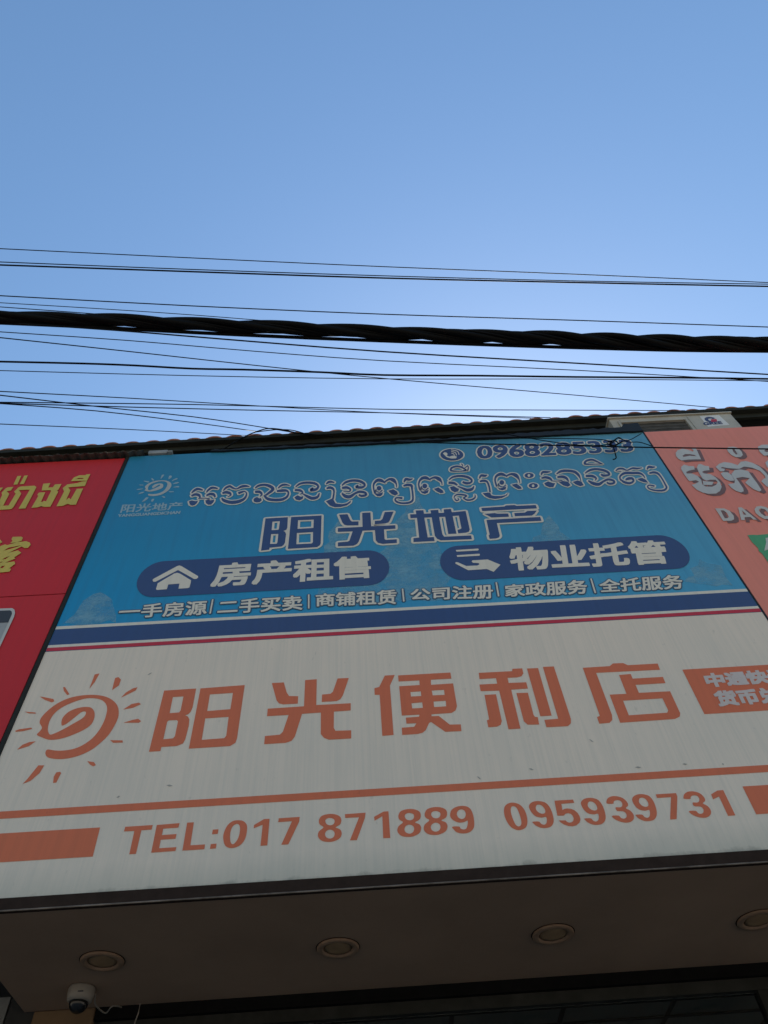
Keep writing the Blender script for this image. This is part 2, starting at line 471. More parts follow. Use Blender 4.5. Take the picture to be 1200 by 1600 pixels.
# gutter board and boarded underside of the eave
m = MB()
def skew_box(x0, x1, y0, y1, dz0, dz1):
    p = []
    for dz in (dz0, dz1):
        p += [(x0, y0, eave(x0) + dz), (x1, y0, eave(x1) + dz), (x1, y1, eave(x1) + dz), (x0, y1, eave(x0) + dz)]
    m.hexa(p)
skew_box(X0, X1, YE + .03, YE + .055, -.115, -.012)
skew_box(X0, X1, YE - .018, YE + .029, -.050, -.006)
m.build('gutter', M['gutter'], bld)
m = MB(); skew_box(X0, X1, YE + .056, D + .438, -.055, -.035); m.build('eave_board', M['dark'], bld)
# ================================================================== SIGNS
GS = 'signs side by side on the shop front'
def sign_empty(label, x):
    return thing('shop_sign', label, 'sign', (x, D, ZS), None)
TH = .10
# ---- white convenience-store sign
ws = sign_empty('wide white sign with orange sun and orange writing, lowest above the soffit', (LX + RX) / 2)
MB().box(LX, RX, D, D + TH, ZB, ZM - .001).build('panel', M['white'], ws)
tr = MB().box(LX - .02, RX + .02, D - .012, D + .010, ZS, ZB - .0005).build('bottom_trim', M['trim'], ws)
MB().tube([(LX - .02, D - .0135, ZS + .001), (RX + .02, D - .0135, ZS + .001)], .0035).build('bead', M['bead'], tr)
cA, cB, cC, cD_, cE, cF = crop(0, 1030, 5), crop(220, 1050, 6.6667), crop(400, 1040, 6.6667), crop(570, 1030, 6.6667), crop(730, 1020, 6.6667), crop(900, 1020, 6.6667)
SPIRAL = [(355,740),(360,715),(380,706),(430,714),(500,714),(580,700),(650,670),(720,620),(775,555),(815,480),(835,410),(835,370),(820,340),(790,318),(740,306),(680,306),(620,320),(550,345),(480,380),(430,420),(400,460),(382,500),(374,545),(380,575),(395,590),(440,575),(500,545),(580,500),(640,465),(665,440),(672,415),(655,408),(630,418),(590,450),(540,490),(510,510),(483,518),(482,480),(500,445),(540,410),(590,388),(640,376),(690,374),(720,385),(738,415),(738,455),(720,500),(690,530),(640,560),(560,595),(490,618),(420,630),(370,627),(330,612),(288,592),(310,565),(328,540),(322,520),(310,498),(318,465),(350,425),(400,380),(460,340),(530,308),(600,290),(680,280),(760,281),(830,295),(885,325),(918,365),(928,410),(922,460),(895,520),(850,590),(790,650),(720,705),(640,745),(560,770),(480,781),(410,777),(370,765)]
RAYS = [[(740,120),(778,112),(740,180),(698,232)],[(900,148),(925,140),(945,160),(930,205),(876,242),(888,190)],[(1040,228),(1075,220),(1060,245),(945,302),(985,260)],[(1030,350),(1085,340),(1102,352),(1040,380),(962,394)],[(1035,475),(1080,466),(1103,485),(1085,497),(965,497)],[(860,633),(958,635),(960,652),(885,654)],[(682,797),(735,805),(749,828),(730,838),(705,825)],[(300,830),(346,830),(310,890),(240,950),(178,975),(215,935)],[(440,885),(470,880),(478,890),(440,965),(415,968),(420,920)],[(133,708),(175,670),(230,648),(280,642),(225,680)],[(118,560),(150,548),(245,535),(252,545),(180,563),(125,568)],[(192,410),(278,417),(280,426),(225,424)],[(310,292),(345,297),(418,312),(424,330),(405,338),(350,318)],[(493,220),(508,218),(525,245),(543,275),(525,280),(500,250)]]
spiral = smooth_loop(cA(SPIRAL), 3)
rays_ = [cA(r) for r in RAYS]
em = decal('sun_emblem', [poly(spiral)], M['orange'], ws, 1)
for r in rays_: decal('ray', [poly(r)], M['orange'], em, 1)
chars = [
 ('character', [poly(cB([(243,195),(577,173),(540,370),(520,415),(495,440),(462,452),(492,465),(506,495),(500,560),(465,700),(440,745),(375,772),(215,782),(205,825),(85,832)]), cB([(335,262),(445,255),(415,400),(400,422),(300,430)]), cB([(275,520),(292,505),(375,502),(388,515),(355,670),(335,692),(235,702)])),
   poly(cB([(622,172),(1083,137),(1003,690),(985,740),(930,772),(500,800)]), cB([(720,235),(960,218),(933,388),(692,408)]), cB([(672,485),(915,468),(890,665),(870,690),(635,708)]))]),
 ('character', [poly(cC([(165,183),(290,176),(320,280),(345,318),(440,320),(435,397),(285,405),(240,395),(215,365)])),
   poly(cC([(512,152),(633,143),(628,412),(987,393),(987,468),(812,480),(810,650),(828,680),(992,675),(992,760),(760,773),(710,755),(675,715),(676,490),(480,503),(405,740),(370,785),(310,805),(85,820),(93,735),(250,720),(280,690),(340,515),(115,528),(122,450),(500,425)])),
   poly(cC([(850,135),(967,130),(905,310),(880,350),(840,370),(685,380),(688,303),(775,295),(800,275)]))]),
 ('character', [poly(cD_([(208,172),(312,165),(262,275),(300,790),(182,800),(155,372),(103,372),(100,303),(150,290)])),
   poly(cD_([(347,170),(892,140),(902,203),(688,215),(690,268),(920,253),(960,490),(945,535),(905,560),(695,575),(695,595),(770,592),(885,682),(1000,680),(1007,750),(838,757),(690,655),(670,665),(635,740),(600,768),(550,780),(390,790),(385,715),(515,705),(538,668),(433,672),(428,610),(565,600),(570,578),(385,588),(358,283),(572,270),(568,222),(352,233)]),
        cD_([(475,343),(583,335),(588,385),(482,390)]), cD_([(697,328),(825,320),(832,372),(707,378)]), cD_([(486,460),(598,450),(605,508),(494,514)]), cD_([(716,442),(843,434),(848,492),(722,500)]))]),
 ('character', [poly(cE(p)) for p in (
   [(120,210),(468,192),(470,168),(573,163),(585,215),(565,245),(520,257),(420,262),(432,315),(615,308),(632,373),(458,385),(555,790),(430,798),(333,395),(140,400),(127,332),(312,322),(300,265),(128,275)],
   [(180,440),(300,433),(360,710),(350,750),(310,770),(220,777),(205,705),(228,695)], [(512,420),(632,417),(690,645),(705,668),(735,672),(750,748),(630,750),(590,715)],
   [(622,165),(738,160),(880,655),(762,662)], [(788,148),(902,143),(1080,690),(1080,735),(1050,765),(825,777),(803,700),(948,688)])]),
 ('character', [poly(cF([(70,157),(350,140),(385,112),(490,108),(540,130),(850,113),(875,177),(210,210),(375,650),(378,700),(350,730),(242,740),(218,670),(248,658)])),
   poly(cF([(448,232),(570,222),(590,270),(905,252),(932,317),(620,335),(655,418),(980,402),(1085,630),(1080,665),(1030,690),(460,730),(350,437),(525,428)]), cF([(490,500),(900,475),(960,600),(950,625),(550,652)]))]),
]
for nm, sh in chars: decal('shop_name_character', sh, M['orange'], ws, 1)
def strip(x0, z0a, z0b, x1, z1a, z1b): return ([(x0, z0b), (x1, z1b), (x1, z1a), (x0, z0a)], [(0, 1, 2, 3)])
zo = [(S(0, 1268.5)[1] + S(1200, 1195)[1]) / 2, (S(0, 1279.7)[1] + S(1200, 1206.3)[1]) / 2]
decal('stripe', [strip(LX + .002, zo[0], zo[1], RX - .002, zo[0], zo[1])], M['orange'], ws, 1)
a = [S(156.5, 1293), S(145, 1338.5)]
decal('orange_block', [([(LX + .06, a[0][1]), a[0], (a[1][0], a[1][1]), (LX + .06, a[1][1])], [(3, 2, 1, 0)])], M['orange'], ws, 1)
a = [S(1160, 1229), S(1181.5, 1272.5)]
decal('orange_block', [([a[0], (RX - .06, a[0][1]), (RX - .06, a[1][1]), a[1]], [(3, 2, 1, 0)])], M['orange'], ws, 1)
a = [S(1066, 1046.5), S(1100.6, 1116)]
bd = decal('service_badge', [([a[0], (RX - .10, a[0][1]), (RX - .10, a[1][1]), a[1]], [(3, 2, 1, 0)])], M['orange'], ws, 1)
decal('badge_lettering', [text_shape('中通快递', [(1099.5,1054),(1227,1046),(1236,1064.5),(1107,1073.5)]), text_shape('货币兑换', [(1114,1081.5),(1246,1073),(1257,1094),(1124,1103.5)])], M['badge_white'], bd, 2, grow=.0055, n=0)
nA, nB, nC, nD = crop(180, 1260, 4), crop(490, 1250, 4.6154), crop(780, 1225, 6), crop(965, 1215, 6)
sh_ = lambda pts, dx, dy: [(x + dx, y + dy) for x, y in pts]
rnd = lambda conv, *loops: poly(*[smooth_loop(conv(l), 3) for l in loops])
EIGHT = ([(38,150),(55,118),(100,103),(150,103),(190,120),(200,150),(190,178),(158,198),(190,212),(203,240),(190,275),(150,297),(110,303),(60,295),(32,265),(38,228),(72,197),(45,178)], [(84,152),(95,135),(120,130),(145,138),(152,155),(143,175),(120,183),(95,175)], [(82,245),(95,222),(120,214),(145,225),(152,247),(142,270),(118,279),(92,270)])
NINE = ([(278,215),(295,180),(335,163),(385,162),(440,180),(480,230),(505,300),(510,355),(490,395),(450,412),(395,412),(345,392),(320,370),(312,355),(372,353),(395,375),(425,382),(445,360),(440,310),(400,316),(345,305),(305,270)], [(342,225),(350,200),(375,194),(405,208),(428,240),(430,270),(405,280),(370,268),(348,245)])
THREE = [(617,185),(625,155),(660,133),(710,130),(770,148),(810,185),(820,218),(798,243),(840,265),(872,305),(872,345),(845,370),(800,378),(745,368),(695,345),(668,315),(732,313),(755,335),(785,340),(805,325),(802,295),(775,272),(718,268),(703,235),(745,235),(765,220),(762,190),(735,168),(700,170),(683,185),(682,200),(625,200)]
for p in ([(63,128),(235,117),(228,145),(164,150),(130,297),(88,300),(120,154),(55,157)], [(260,117),(403,105),(395,133),(300,140),(292,180),(384,173),(377,203),(285,209),(275,262),(383,255),(377,279),(225,290)], [(450,102),(492,100),(470,244),(562,238),(557,268),(420,277)]):
    decal('letter', [poly(nA(p))], M['orange'], ws, 1)
for p in ([(610,146),(646,143),(641,172),(605,175)], [(598,236),(634,233),(629,263),(592,266)]): decal('colon_dot', [poly(nA(p))], M['orange'], ws, 1)
for q in ([rnd(nA, [(675,190),(685,150),(705,115),(735,93),(765,87),(800,92),(822,115),(824,150),(815,195),(795,230),(765,252),(730,261),(700,255),(682,235)], [(718,190),(722,155),(735,125),(755,111),(770,112),(780,130),(778,165),(768,200),(752,225),(735,237),(722,225)])],
          [poly(nA([(868,117),(930,80),(965,78),(951,244),(908,247),(922,115),(866,137)]))], [poly(nA([(1022,75),(1153,66),(1150,95),(1082,238),(1038,240),(1105,93),(1019,99)]))],
          [rnd(nB, *EIGHT)], [poly(nB([(226,103),(375,92),(370,130),(312,290),(262,292),(328,125),(228,130)]))], [poly(nB([(436,122),(505,84),(540,82),(553,274),(502,276),(496,117),(440,150)]))],
          [rnd(nB, *[sh_(l, 573, -36) for l in EIGHT])], [rnd(nB, *[sh_(l, 763, -50) for l in EIGHT])],
          [rnd(nB, [(984,105),(995,72),(1030,50),(1075,43),(1115,52),(1140,80),(1155,130),(1158,190),(1140,222),(1110,238),(1070,242),(1030,232),(1010,212),(1000,194),(1050,192),(1060,207),(1085,213),(1105,200),(1112,150),(1085,160),(1045,163),(1005,145),(988,125)], [(1033,105),(1040,80),(1062,68),(1085,75),(1097,100),(1090,128),(1068,138),(1045,128)])],
          [rnd(nC, [(45,235),(60,200),(100,178),(150,178),(200,200),(240,250),(262,320),(262,380),(240,415),(200,432),(160,430),(110,405),(70,350),(48,290)], [(108,235),(118,212),(145,212),(170,235),(195,300),(208,360),(200,390),(175,398),(150,375),(125,320),(110,270)])],
          [rnd(nC, *NINE)], [poly(nC([(517,157),(693,147),(703,177),(582,187),(593,245),(610,235),(635,230),(670,233),(705,247),(735,272),(755,305),(762,335),(752,365),(725,387),(690,397),(650,395),(610,382),(578,363),(558,342),(622,342),(635,355),(655,363),(678,360),(693,347),(698,325),(690,300),(672,281),(650,274),(625,277),(605,297),(545,297)]))],
          [rnd(nC, *[sh_(l, 487, -30) for l in NINE])], [rnd(nD, sh_(THREE, -722, 45))], [rnd(nD, *[sh_(l, -1110 + 967, 60 - 65) for l in NINE])],
          [poly(nD([(357,158),(547,146),(560,180),(553,390),(492,394),(500,184),(368,192)]))], [rnd(nD, THREE)], [poly(nD([(876,158),(935,122),(990,118),(1104,355),(1035,360),(950,178),(895,205)]))]):
    decal('digit', q, M['orange'], ws, 1)
# scuffs on the white sheet
sc = []
for px, py, dx, dy in ((182,1246,6,-2),(260,1227,10,1),(745,1213,7,5),(826,1201,8,2),(992,1199,10,0),(1066,1194,8,0),(920,1155,8,5),(492,1025,2,-8),(230,1055,8,-4),(1128,1194,3,0)):
    p, q = S(px, py), S(px + dx, py + dy); sc.append(([p, ((p[0]+q[0])/2, (p[1]+q[1])/2 - .006), q, ((p[0]+q[0])/2, (p[1]+q[1])/2 + .005)], [(0, 1, 2, 3)]))
M['scuff'] = paint('scuff_grey', (.45, .41, .36), .7)
for q in sc: decal('scuff', [q], M['scuff'], ws, 1)

# ---- blue estate-agent sign
bs = sign_empty('blue sign with navy Chinese and Khmer writing, directly above the white sign', (LX + RX) / 2)
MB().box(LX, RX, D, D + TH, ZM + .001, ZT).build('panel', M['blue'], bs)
zz = lambda a, b: (S(*a)[1] + S(*b)[1]) / 2
z1 = zz((90, 980.3), (1163.5, 919)); z2 = zz((85.5, 985.4), (1165.8, 922.8)); z3 = zz((75.3, 1010), (1181.5, 945.7)); z4 = zz((69.7, 1014.2), (1185, 949.5)); z5 = ZM + .0015
xa, xb = LX + .002, RX - .002
for nm, za, zb, mt in (('white_stripe', z1, z2, 'pale'), ('navy_stripe', z2, z3, 'navy'), ('white_stripe', z3, z4, 'pale'), ('red_stripe', z4, z5, 'crimson')):
    decal(nm, [strip(xa, za, zb, xb, za, zb)], M[mt], bs, 1)
# faded temple skyline printed low on the blue
def rag(pts, amp=.02, step=.05):
    out = []
    for i in range(len(pts)):
        p, q = pts[i], pts[(i + 1) % len(pts)]; L = math.hypot(q[0] - p[0], q[1] - p[1]); k = max(1, int(L / step))
        for j in range(k):
            t = j / k; out.append((p[0] + (q[0] - p[0]) * t + random.uniform(-amp, amp), p[1] + (q[1] - p[1]) * t + random.uniform(-amp, amp)))
    return out
sky_l = [[(96,977),(112,962),(122,950),(132,937),(142,931),(152,927),(163,929),(172,936),(177,950),(186,972)],
         [(497,948),(503,880),(512,845),(520,822),(530,812),(545,850),(560,870),(590,868),(606,850),(612,820),(628,800),(640,786),(650,772),(658,790),(672,815),(684,850),(690,880),(700,895),(700,937)],
         [(833,848),(845,828),(852,815),(861,806),(868,818),(878,832),(893,845),(890,862),(836,864)],
         [(1072,911),(1082,890),(1092,872),(1104,878),(1118,884),(1130,886),(1140,905),(1149,916)]]
for sk in sky_l: decal('temple_picture', [poly(rag([S(*p) for p in sk]))], M['ghost'], bs, 1)
# pills
def pill(l, r, t, bq):
    xl, xr = S(*l)[0], S(*r)[0]; zt, zb = S(*t)[1], S(*bq)[1]; rr = (zt - zb) / 2; zc = (zt + zb) / 2; p = []
    for k in range(17):
        a = math.pi / 2 + math.pi * k / 16; p.append((xl + rr * .8 + rr * .8 * math.cos(a), zc + rr * math.sin(a)))
    for k in range(17):
        a = -math.pi / 2 + math.pi * k / 16; p.append((xr - rr * .8 + rr * .8 * math.cos(a), zc + rr * math.sin(a)))
    return poly(p)
p1 = decal('service_badge', [pill((212, 915), (608, 883), (410, 869), (410, 924))], M['navy'], bs, 2)
cH, cK = crop(200, 860, 8.5714), crop(680, 845, 10)
decal('house_icon', [poly(cH([(330,400),(345,385),(660,215),(690,207),(720,217),(940,350),(940,370),(915,388),(885,388),(672,268),(400,410),(370,425),(340,425)])), poly(cH([(375,525),(400,445),(620,315),(660,305),(700,317),(845,405),(845,425),(825,500),(805,510),(677,518),(690,450),(540,462),(522,525),(390,535)]))], M['pale'], p1, 3)
decal('badge_lettering', [text_shape('房产租售', [(339,882),(576,869.5),(579,902.5),(330,917)])], M['pale'], p1, 3, grow=.0078, n=0)
p2 = decal('service_badge', [pill((687, 876), (1078, 867), (882.6, 844.3), (882.6, 898.4))], M['navy'], bs, 2)
decal('hand_icon', [poly(cK(p)) for p in ([(320,150),(670,128),(682,140),(670,158),(335,175)], [(335,232),(690,208),(700,225),(690,240),(345,258)], [(310,350),(330,338),(360,345),(485,400),(660,392),(690,375),(680,355),(590,350),(570,330),(580,312),(820,298),(1020,380),(912,492),(805,447),(515,467),(320,365)])], M['pale'], p2, 3)
decal('badge_lettering', [text_shape('物业托管', [(796,857.5),(1036,845),(1044.5,880),(800,891.5)])], M['pale'], p2, 3, grow=.0078, n=0)
# services line
svc = [('一手房源', [(189,947),(323.5,939),(322,960.5),(185,967)]), ('二手买卖', [(343,939),(471,931),(472,953),(340,960)]), ('商铺租赁', [(494,929),(619,922),(619,944),(494,948)]), ('公司注册', [(642,921.5),(769,913),(770,935.5),(642,938)]), ('家政服务', [(789,915),(915,906),(918,928),(790,933)]), ('全托服务', [(936,907),(1063,898),(1068,920),(938,926)])]
ts = [text_shape(a_, q) for a_, q in svc]
for a_, c_ in (((332.5,937.5),(328.5,959)), ((482.5,930),(482.5,951)), ((629,921),(631,940)), ((775.3,911),(779,932)), ((923.3,905),(930,927))):
    p, q = S(*a_), S(*c_); ts.append(([(p[0] - .002, p[1]), (p[0] + .002, p[1]), (q[0] + .002, q[1]), (q[0] - .002, q[1])], [(3, 2, 1, 0)]))
sv = decal('services_lettering', ts, M['pale'], bs, 3, grow=.0028, n=0)
decal('lettering_outline', ts, M['outline'], sv, 2, grow=.0105, n=12)
# big estate name
c1, c2, c3, c4 = crop(400, 790, 10), crop(515, 785, 10), crop(630, 780, 10), crop(740, 780, 10)
big = [[poly(c1([(150,207),(498,187),(490,350),(475,385),(428,403),(455,415),(470,450),(455,580),(435,620),(400,645),(215,665),(207,695),(80,710)]), c1([(258,257),(373,250),(360,365),(350,385),(245,390)]), c1([(238,452),(350,448),(335,585),(320,603),(220,605)])),
        poly(c1([(550,185),(1025,160),(1012,590),(1000,625),(955,655),(500,683)]), c1([(658,235),(903,225),(898,355),(650,370)]), c1([(640,435),(892,420),(890,580),(870,598),(632,610)]))],
       [poly(c2(p)) for p in ([(148,197),(280,190),(325,285),(350,305),(452,303),(450,365),(280,368),(230,355),(200,320)],
        [(510,170),(638,163),(650,380),(1027,362),(1030,417),(850,430),(860,580),(880,592),(1050,582),(1052,640),(830,655),(760,640),(722,600),(708,440),(515,450),(455,620),(425,660),(370,683),(130,693),(130,632),(280,620),(310,605),(360,460),(130,467),(130,407),(515,388)],
        [(862,157),(1000,150),(940,290),(920,320),(870,335),(705,350),(708,295),(800,288),(825,265)])],
       [poly(c3([(195,183),(315,178),(325,233),(435,228),(425,180),(545,172),(555,222),(640,218),(632,165),(745,158),(760,210),(975,190),(1040,480),(1025,515),(980,530),(860,540),(848,485),(890,475),(910,460),(870,262),(772,270),(832,545),(705,550),(655,280),(562,285),(610,550),(640,592),(1060,572),(1072,632),(590,650),(530,625),(495,580),(445,290),(330,295),(383,603),(480,597),(490,660),(160,677),(160,615),(250,605),(215,298),(115,303),(108,243),(205,240)]))],
       [poly(c4(p)) for p in ([(120,143),(480,120),(510,103),(640,97),(670,110),(970,97),(988,150),(135,193)], [(170,235),(330,223),(370,232),(540,230),(552,280),(280,292)], [(635,222),(800,215),(840,190),(985,185),(950,235),(910,262),(645,273)],
        [(200,330),(1040,283),(1060,345),(362,380),(410,580),(395,605),(350,620),(250,627),(235,570),(250,560)])]]
for sh in big:
    o = decal('estate_name_character', sh, M['navy'], bs, 3.2)
    decal('character_outline', sh, M['pale'], o, 2.1, grow=.0165, n=16)
# Khmer line, brush strokes and drops
kA, kB, kC, kD, kE = crop(280, 730, 5), crop(490, 720, 6.6667), crop(640, 715, 6.6667), crop(740, 710, 6.6667), crop(880, 700, 6.6667)
def blob(cx, cy, rx, ry, rot=0, n=16): return [(cx + rx * math.cos(2*math.pi*k/n) * math.cos(rot) - ry * math.sin(2*math.pi*k/n) * math.sin(rot), cy + rx * math.cos(2*math.pi*k/n) * math.sin(rot) + ry * math.sin(2*math.pi*k/n) * math.cos(rot)) for k in range(n)]
KH = [
 (kA, [[(98,206,8),(115,188,16),(145,173,20),(185,182,12)], [(96,228,14),(125,216,20),(155,222,22),(164,242,12)], [(150,247,8),(200,245,7),(240,250,8)], [(213,200,8),(230,180,16),(260,163,18),(303,170,10)], [(213,226,14),(240,213,20),(270,217,22),(281,238,12)]],
      [[(76,270),(100,262),(125,268),(148,266),(138,285),(120,300),(100,304),(84,295)], [(205,262),(225,256),(245,262),(275,255),(270,275),(250,296),(228,297),(210,285)]]),
 (kA, [[(345,187,8),(365,165,16),(395,152,18),(420,165,15),(450,172,10),(485,155,18),(520,150,18),(550,155,6)], [(338,207,14),(365,199,22),(395,206,22),(402,222,12),(378,236,6)], [(333,243,10),(350,262,24),(400,277,26),(460,272,26),(510,248,18),(527,210,11),(512,192,10),(490,197,16),(462,206,20)]], []),
 (kA, [[(593,167,8),(620,148,17),(665,140,18),(710,152,24),(733,175,24),(700,205,18),(675,222,14)], [(593,196,18),(628,196,22),(646,215,14),(632,232,8)], [(663,222,14),(690,249,22),(740,259,22),(800,256,22),(840,236,18),(854,205,13),(838,186,18),(800,186,22),(763,190,14)], [(773,167,8),(800,145,17),(830,139,15),(864,146,6)]],
      [[(592,242),(610,236),(625,246),(640,244),(645,262),(630,276),(605,279),(585,272),(580,256)]]),
 (kA, [[(910,157,8),(945,132,16),(1000,123,18),(1060,130,20),(1086,152,16),(1070,176,20),(1030,180,24),(1048,162,8)], [(903,182,16),(945,185,20),(965,203,11),(942,216,6)], [(965,210,7),(1000,230,20),(1040,246,24),(1080,236,20),(1096,205,9)]],
      [[(900,238),(925,222),(950,234),(970,228),(966,250),(940,263),(912,256)]]),
 (kB, [[(133,248,10),(150,230,24),(175,222,24),(218,230,14)], [(135,294,16),(165,283,28),(198,292,26),(212,320,18),(207,375,18),(200,405,22)]], [[(128,425),(185,400),(205,405),(230,448),(300,456),(350,445),(390,415),(384,440),(345,470),(280,486),(220,488),(170,470)]]),
 (kB, [[(295,262,12),(335,228,24),(400,210,26),(470,214,28),(520,237,26),(532,262,20),(500,281,26),(447,276,28),(466,256,10)], [(296,288,24),(345,282,28),(383,302,20),(368,325,13),(310,322,6)], [(296,342,18),(330,372,34),(380,377,34),(430,345,22),(480,326,26),(535,336,24),(545,360,24),(500,370,24),(472,357,18)]], []),
 (kB, [[(640,345,18),(625,290,15),(630,240,20),(668,206,32),(710,212,32),(748,238,8)], [(742,222,16),(790,196,24),(832,207,38),(860,242,16),(864,282,8)], [(650,300,10),(657,322,12),(690,331,9),(716,308,14)]], [blob(682,290,25,24), [(632,332),(660,347),(722,332),(715,360),(690,375),(660,371),(640,352)], [(778,316),(830,300),(870,325),(880,350),(850,366),(812,350)]]),
 (kB, [[(943,227,12),(960,196,28),(1000,200,24),(1034,190,8)], [(936,266,18),(975,255,28),(1018,262,28),(1026,300,18),(1035,380,18),(1028,420,22),(990,441,22),(920,446,20),(865,430,20),(850,405,17),(870,389,16),(925,394,22)]], []),
 (kC, [[(110,345,18),(95,290,15),(105,245,20),(140,216,32),(180,217,32),(218,240,8)], [(212,227,16),(260,211,24),(305,227,38),(333,260,14),(338,290,8)], [(124,300,10),(131,328,12),(163,343,9),(196,322,14)]], [blob(158,300,25,25), [(108,346),(140,358),(200,340),(190,370),(160,383),(128,373)], [(252,330),(300,314),(345,345),(356,370),(325,376),(283,356)]]),
 (kC, [[(590,138,18),(520,146,10),(450,143,16),(428,134,20),(440,110,20),(490,95,20),(540,104,18),(592,134,14)], [(545,98,9),(552,82,10),(535,68,8)], [(575,108,8),(592,100,10),(604,88,10),(612,110,11),(605,140,14)]], []),
 (kC, [[(410,237,10),(450,207,20),(520,195,22),(600,206,26),(645,236,22),(635,265,20),(590,271,26),(553,257,20)], [(405,266,24),(460,270,28),(498,292,16)], [(500,302,10),(550,322,20),(600,342,32),(650,332,28),(670,300,10)]], [[(418,312),(460,300),(490,320),(516,330),(505,355),(470,366),(435,346)]]),
 (kC, [[(462,425,10),(472,402,13),(500,389,16),(550,390,18),(592,402,16),(565,422,12)], [(468,428,14),(488,452,15),(512,442,12),(500,425,8)], [(558,424,12),(600,446,18),(650,441,18),(682,418,15),(680,388,8)]], []),
 (kC, [[(727,223,12),(745,191,24),(785,193,24),(808,184,8)], [(730,253,18),(770,245,26),(808,257,20),(829,310,18),(838,365,18)]], [[(760,375),(815,368),(840,372),(850,395),(880,403),(950,404),(1000,394),(1026,372),(1012,400),(960,425),(890,436),(830,426),(790,406)]]),
 (kC, [[(908,305,18),(890,240,17),(905,196,24),(950,176,32),(990,187,24),(1017,205,8)], [(1012,192,16),(1060,176,24),(1110,192,38),(1140,232,14),(1146,268,8)], [(925,270,10),(936,298,13),(975,309,9),(1002,288,14)]], [blob(960,263,25,24), [(914,311),(945,325),(1006,305),(1000,335),(965,346),(933,336)], [(1062,286),(1115,275),(1160,310),(1166,330),(1130,331),(1093,311)]]),
 (kD, [], [None, None]),
 (kD, [[(703,218,12),(720,190,24),(760,188,24),(802,184,8)], [(706,252,16),(750,243,26),(795,256,26),(818,282,12)], [(818,281,9),(860,282,10),(925,275,10)], [(863,208,12),(910,180,26),(980,174,26),(1050,186,28),(1090,217,26),(1110,255,11),(1117,285,8)], [(872,242,18),(920,236,28),(965,252,26),(990,288,12)]],
      [[(735,305),(775,285),(820,302),(850,305),(830,345),(790,346),(752,330)], [(888,296),(930,280),(985,291),(1010,325),(980,341),(932,326)], [(1032,291),(1080,275),(1125,290),(1146,325),(1110,336),(1062,316)]]),
 (kE, [[(405,170,10),(320,172,10),(240,172,18),(222,160,22),(245,136,22),(300,126,22),(350,145,18),(410,172,8)]], []),
 (kE, [[(226,268,10),(275,236,24),(340,224,24),(420,236,26),(470,261,24),(475,284,20),(420,291,26),(393,277,18)], [(234,297,24),(300,296,28),(343,320,18),(328,344,8)], [(260,343,14),(310,372,32),(370,382,32),(420,351,22),(470,331,24),(525,346,22),(525,370,22),(480,376,22),(453,361,16)]], []),
 (kE, [[(545,243,10),(575,221,20),(620,220,20),(665,236,13),(720,215,20),(770,218,20),(820,210,8)], [(552,246,6),(605,248,9)], [(598,345,12),(592,300,18),(640,266,26),(720,265,26),(790,266,24),(830,286,16),(852,320,8)], [(598,330,12),(630,357,24),(690,371,24),(730,350,20),(716,321,26),(670,325,28),(648,340,10)]], [[(772,326),(820,315),(860,335),(884,366),(840,361),(798,346)]]),
 (kE, [[(873,228,10),(890,201,26),(930,205,22),(958,200,8)], [(895,268,18),(940,258,24),(983,269,22),(1020,310,16),(1060,380,17),(1075,420,20),(1040,446,22),(960,446,18),(900,430,16),(878,405,15),(900,391,14),(950,402,17)]], []),
]
for conv, strokes, blobs in KH:
    sh = [ribbon_shape(s, conv) for s in strokes]
    for bq in blobs:
        if bq is not None: sh.append(poly(conv(bq)))
    sets = [sh]
    if not strokes:                                           # the two rings of the visarga sign
        sets = [[poly(conv(blob(578, 223, 48, 27)), conv(blob(576, 223, 14, 15)))], [poly(conv(blob(622, 330, 48, 27)), conv(blob(620, 330, 14, 15)))]]
    for sh in sets:
        o = decal('khmer_letter', sh, M['navy'], bs, 3.2)
        decal('letter_outline', sh, M['pale'], o, 2.1, grow=.0115, n=12)
# telephone number with icon
t_ = [text_shape('0968285333', [(746,698),(984,687.5),(989.5,705.5),(747,717)])]
o = decal('phone_number', t_, M['navy'], bs, 3.2, grow=.006, n=0)
decal('number_outline', t_, M['pale'], o, 2.1, grow=.0185, n=14)
cc = S(706, 711); rr = (S(724, 711)[0] - S(688, 711)[0]) / 2
ic = decal('phone_icon', [poly([(cc[0] + rr * math.cos(a), cc[1] + rr * .97 * math.sin(a)) for a in [2 * math.pi * k / 32 for k in range(32)]])], M['navy'], bs, 3.2)
decal('icon_ring', [poly([(cc[0] + rr * 1.13 * math.cos(a), cc[1] + rr * 1.1 * math.sin(a)) for a in [2 * math.pi * k / 32 for k in range(32)]])], M['pale'], ic, 2.1)
ch = crop(400, 680, 3)
decal('handset', [poly(ch([(876,88),(884,82),(893,84),(899,91),(893,97),(906,103),(918,99),(930,98),(942,103),(938,111),(915,112),(893,105)]))] + [ribbon_shape(s, ch) for s in ([(916,87,3.5),(926,90,3.5),(930,98,3.5)], [(915,79,3.5),(934,84,3.5),(940,97,3.5)], [(914,71,3.5),(944,78,3.5),(952,94,3.5)])], M['pale'], ic, 4.2)
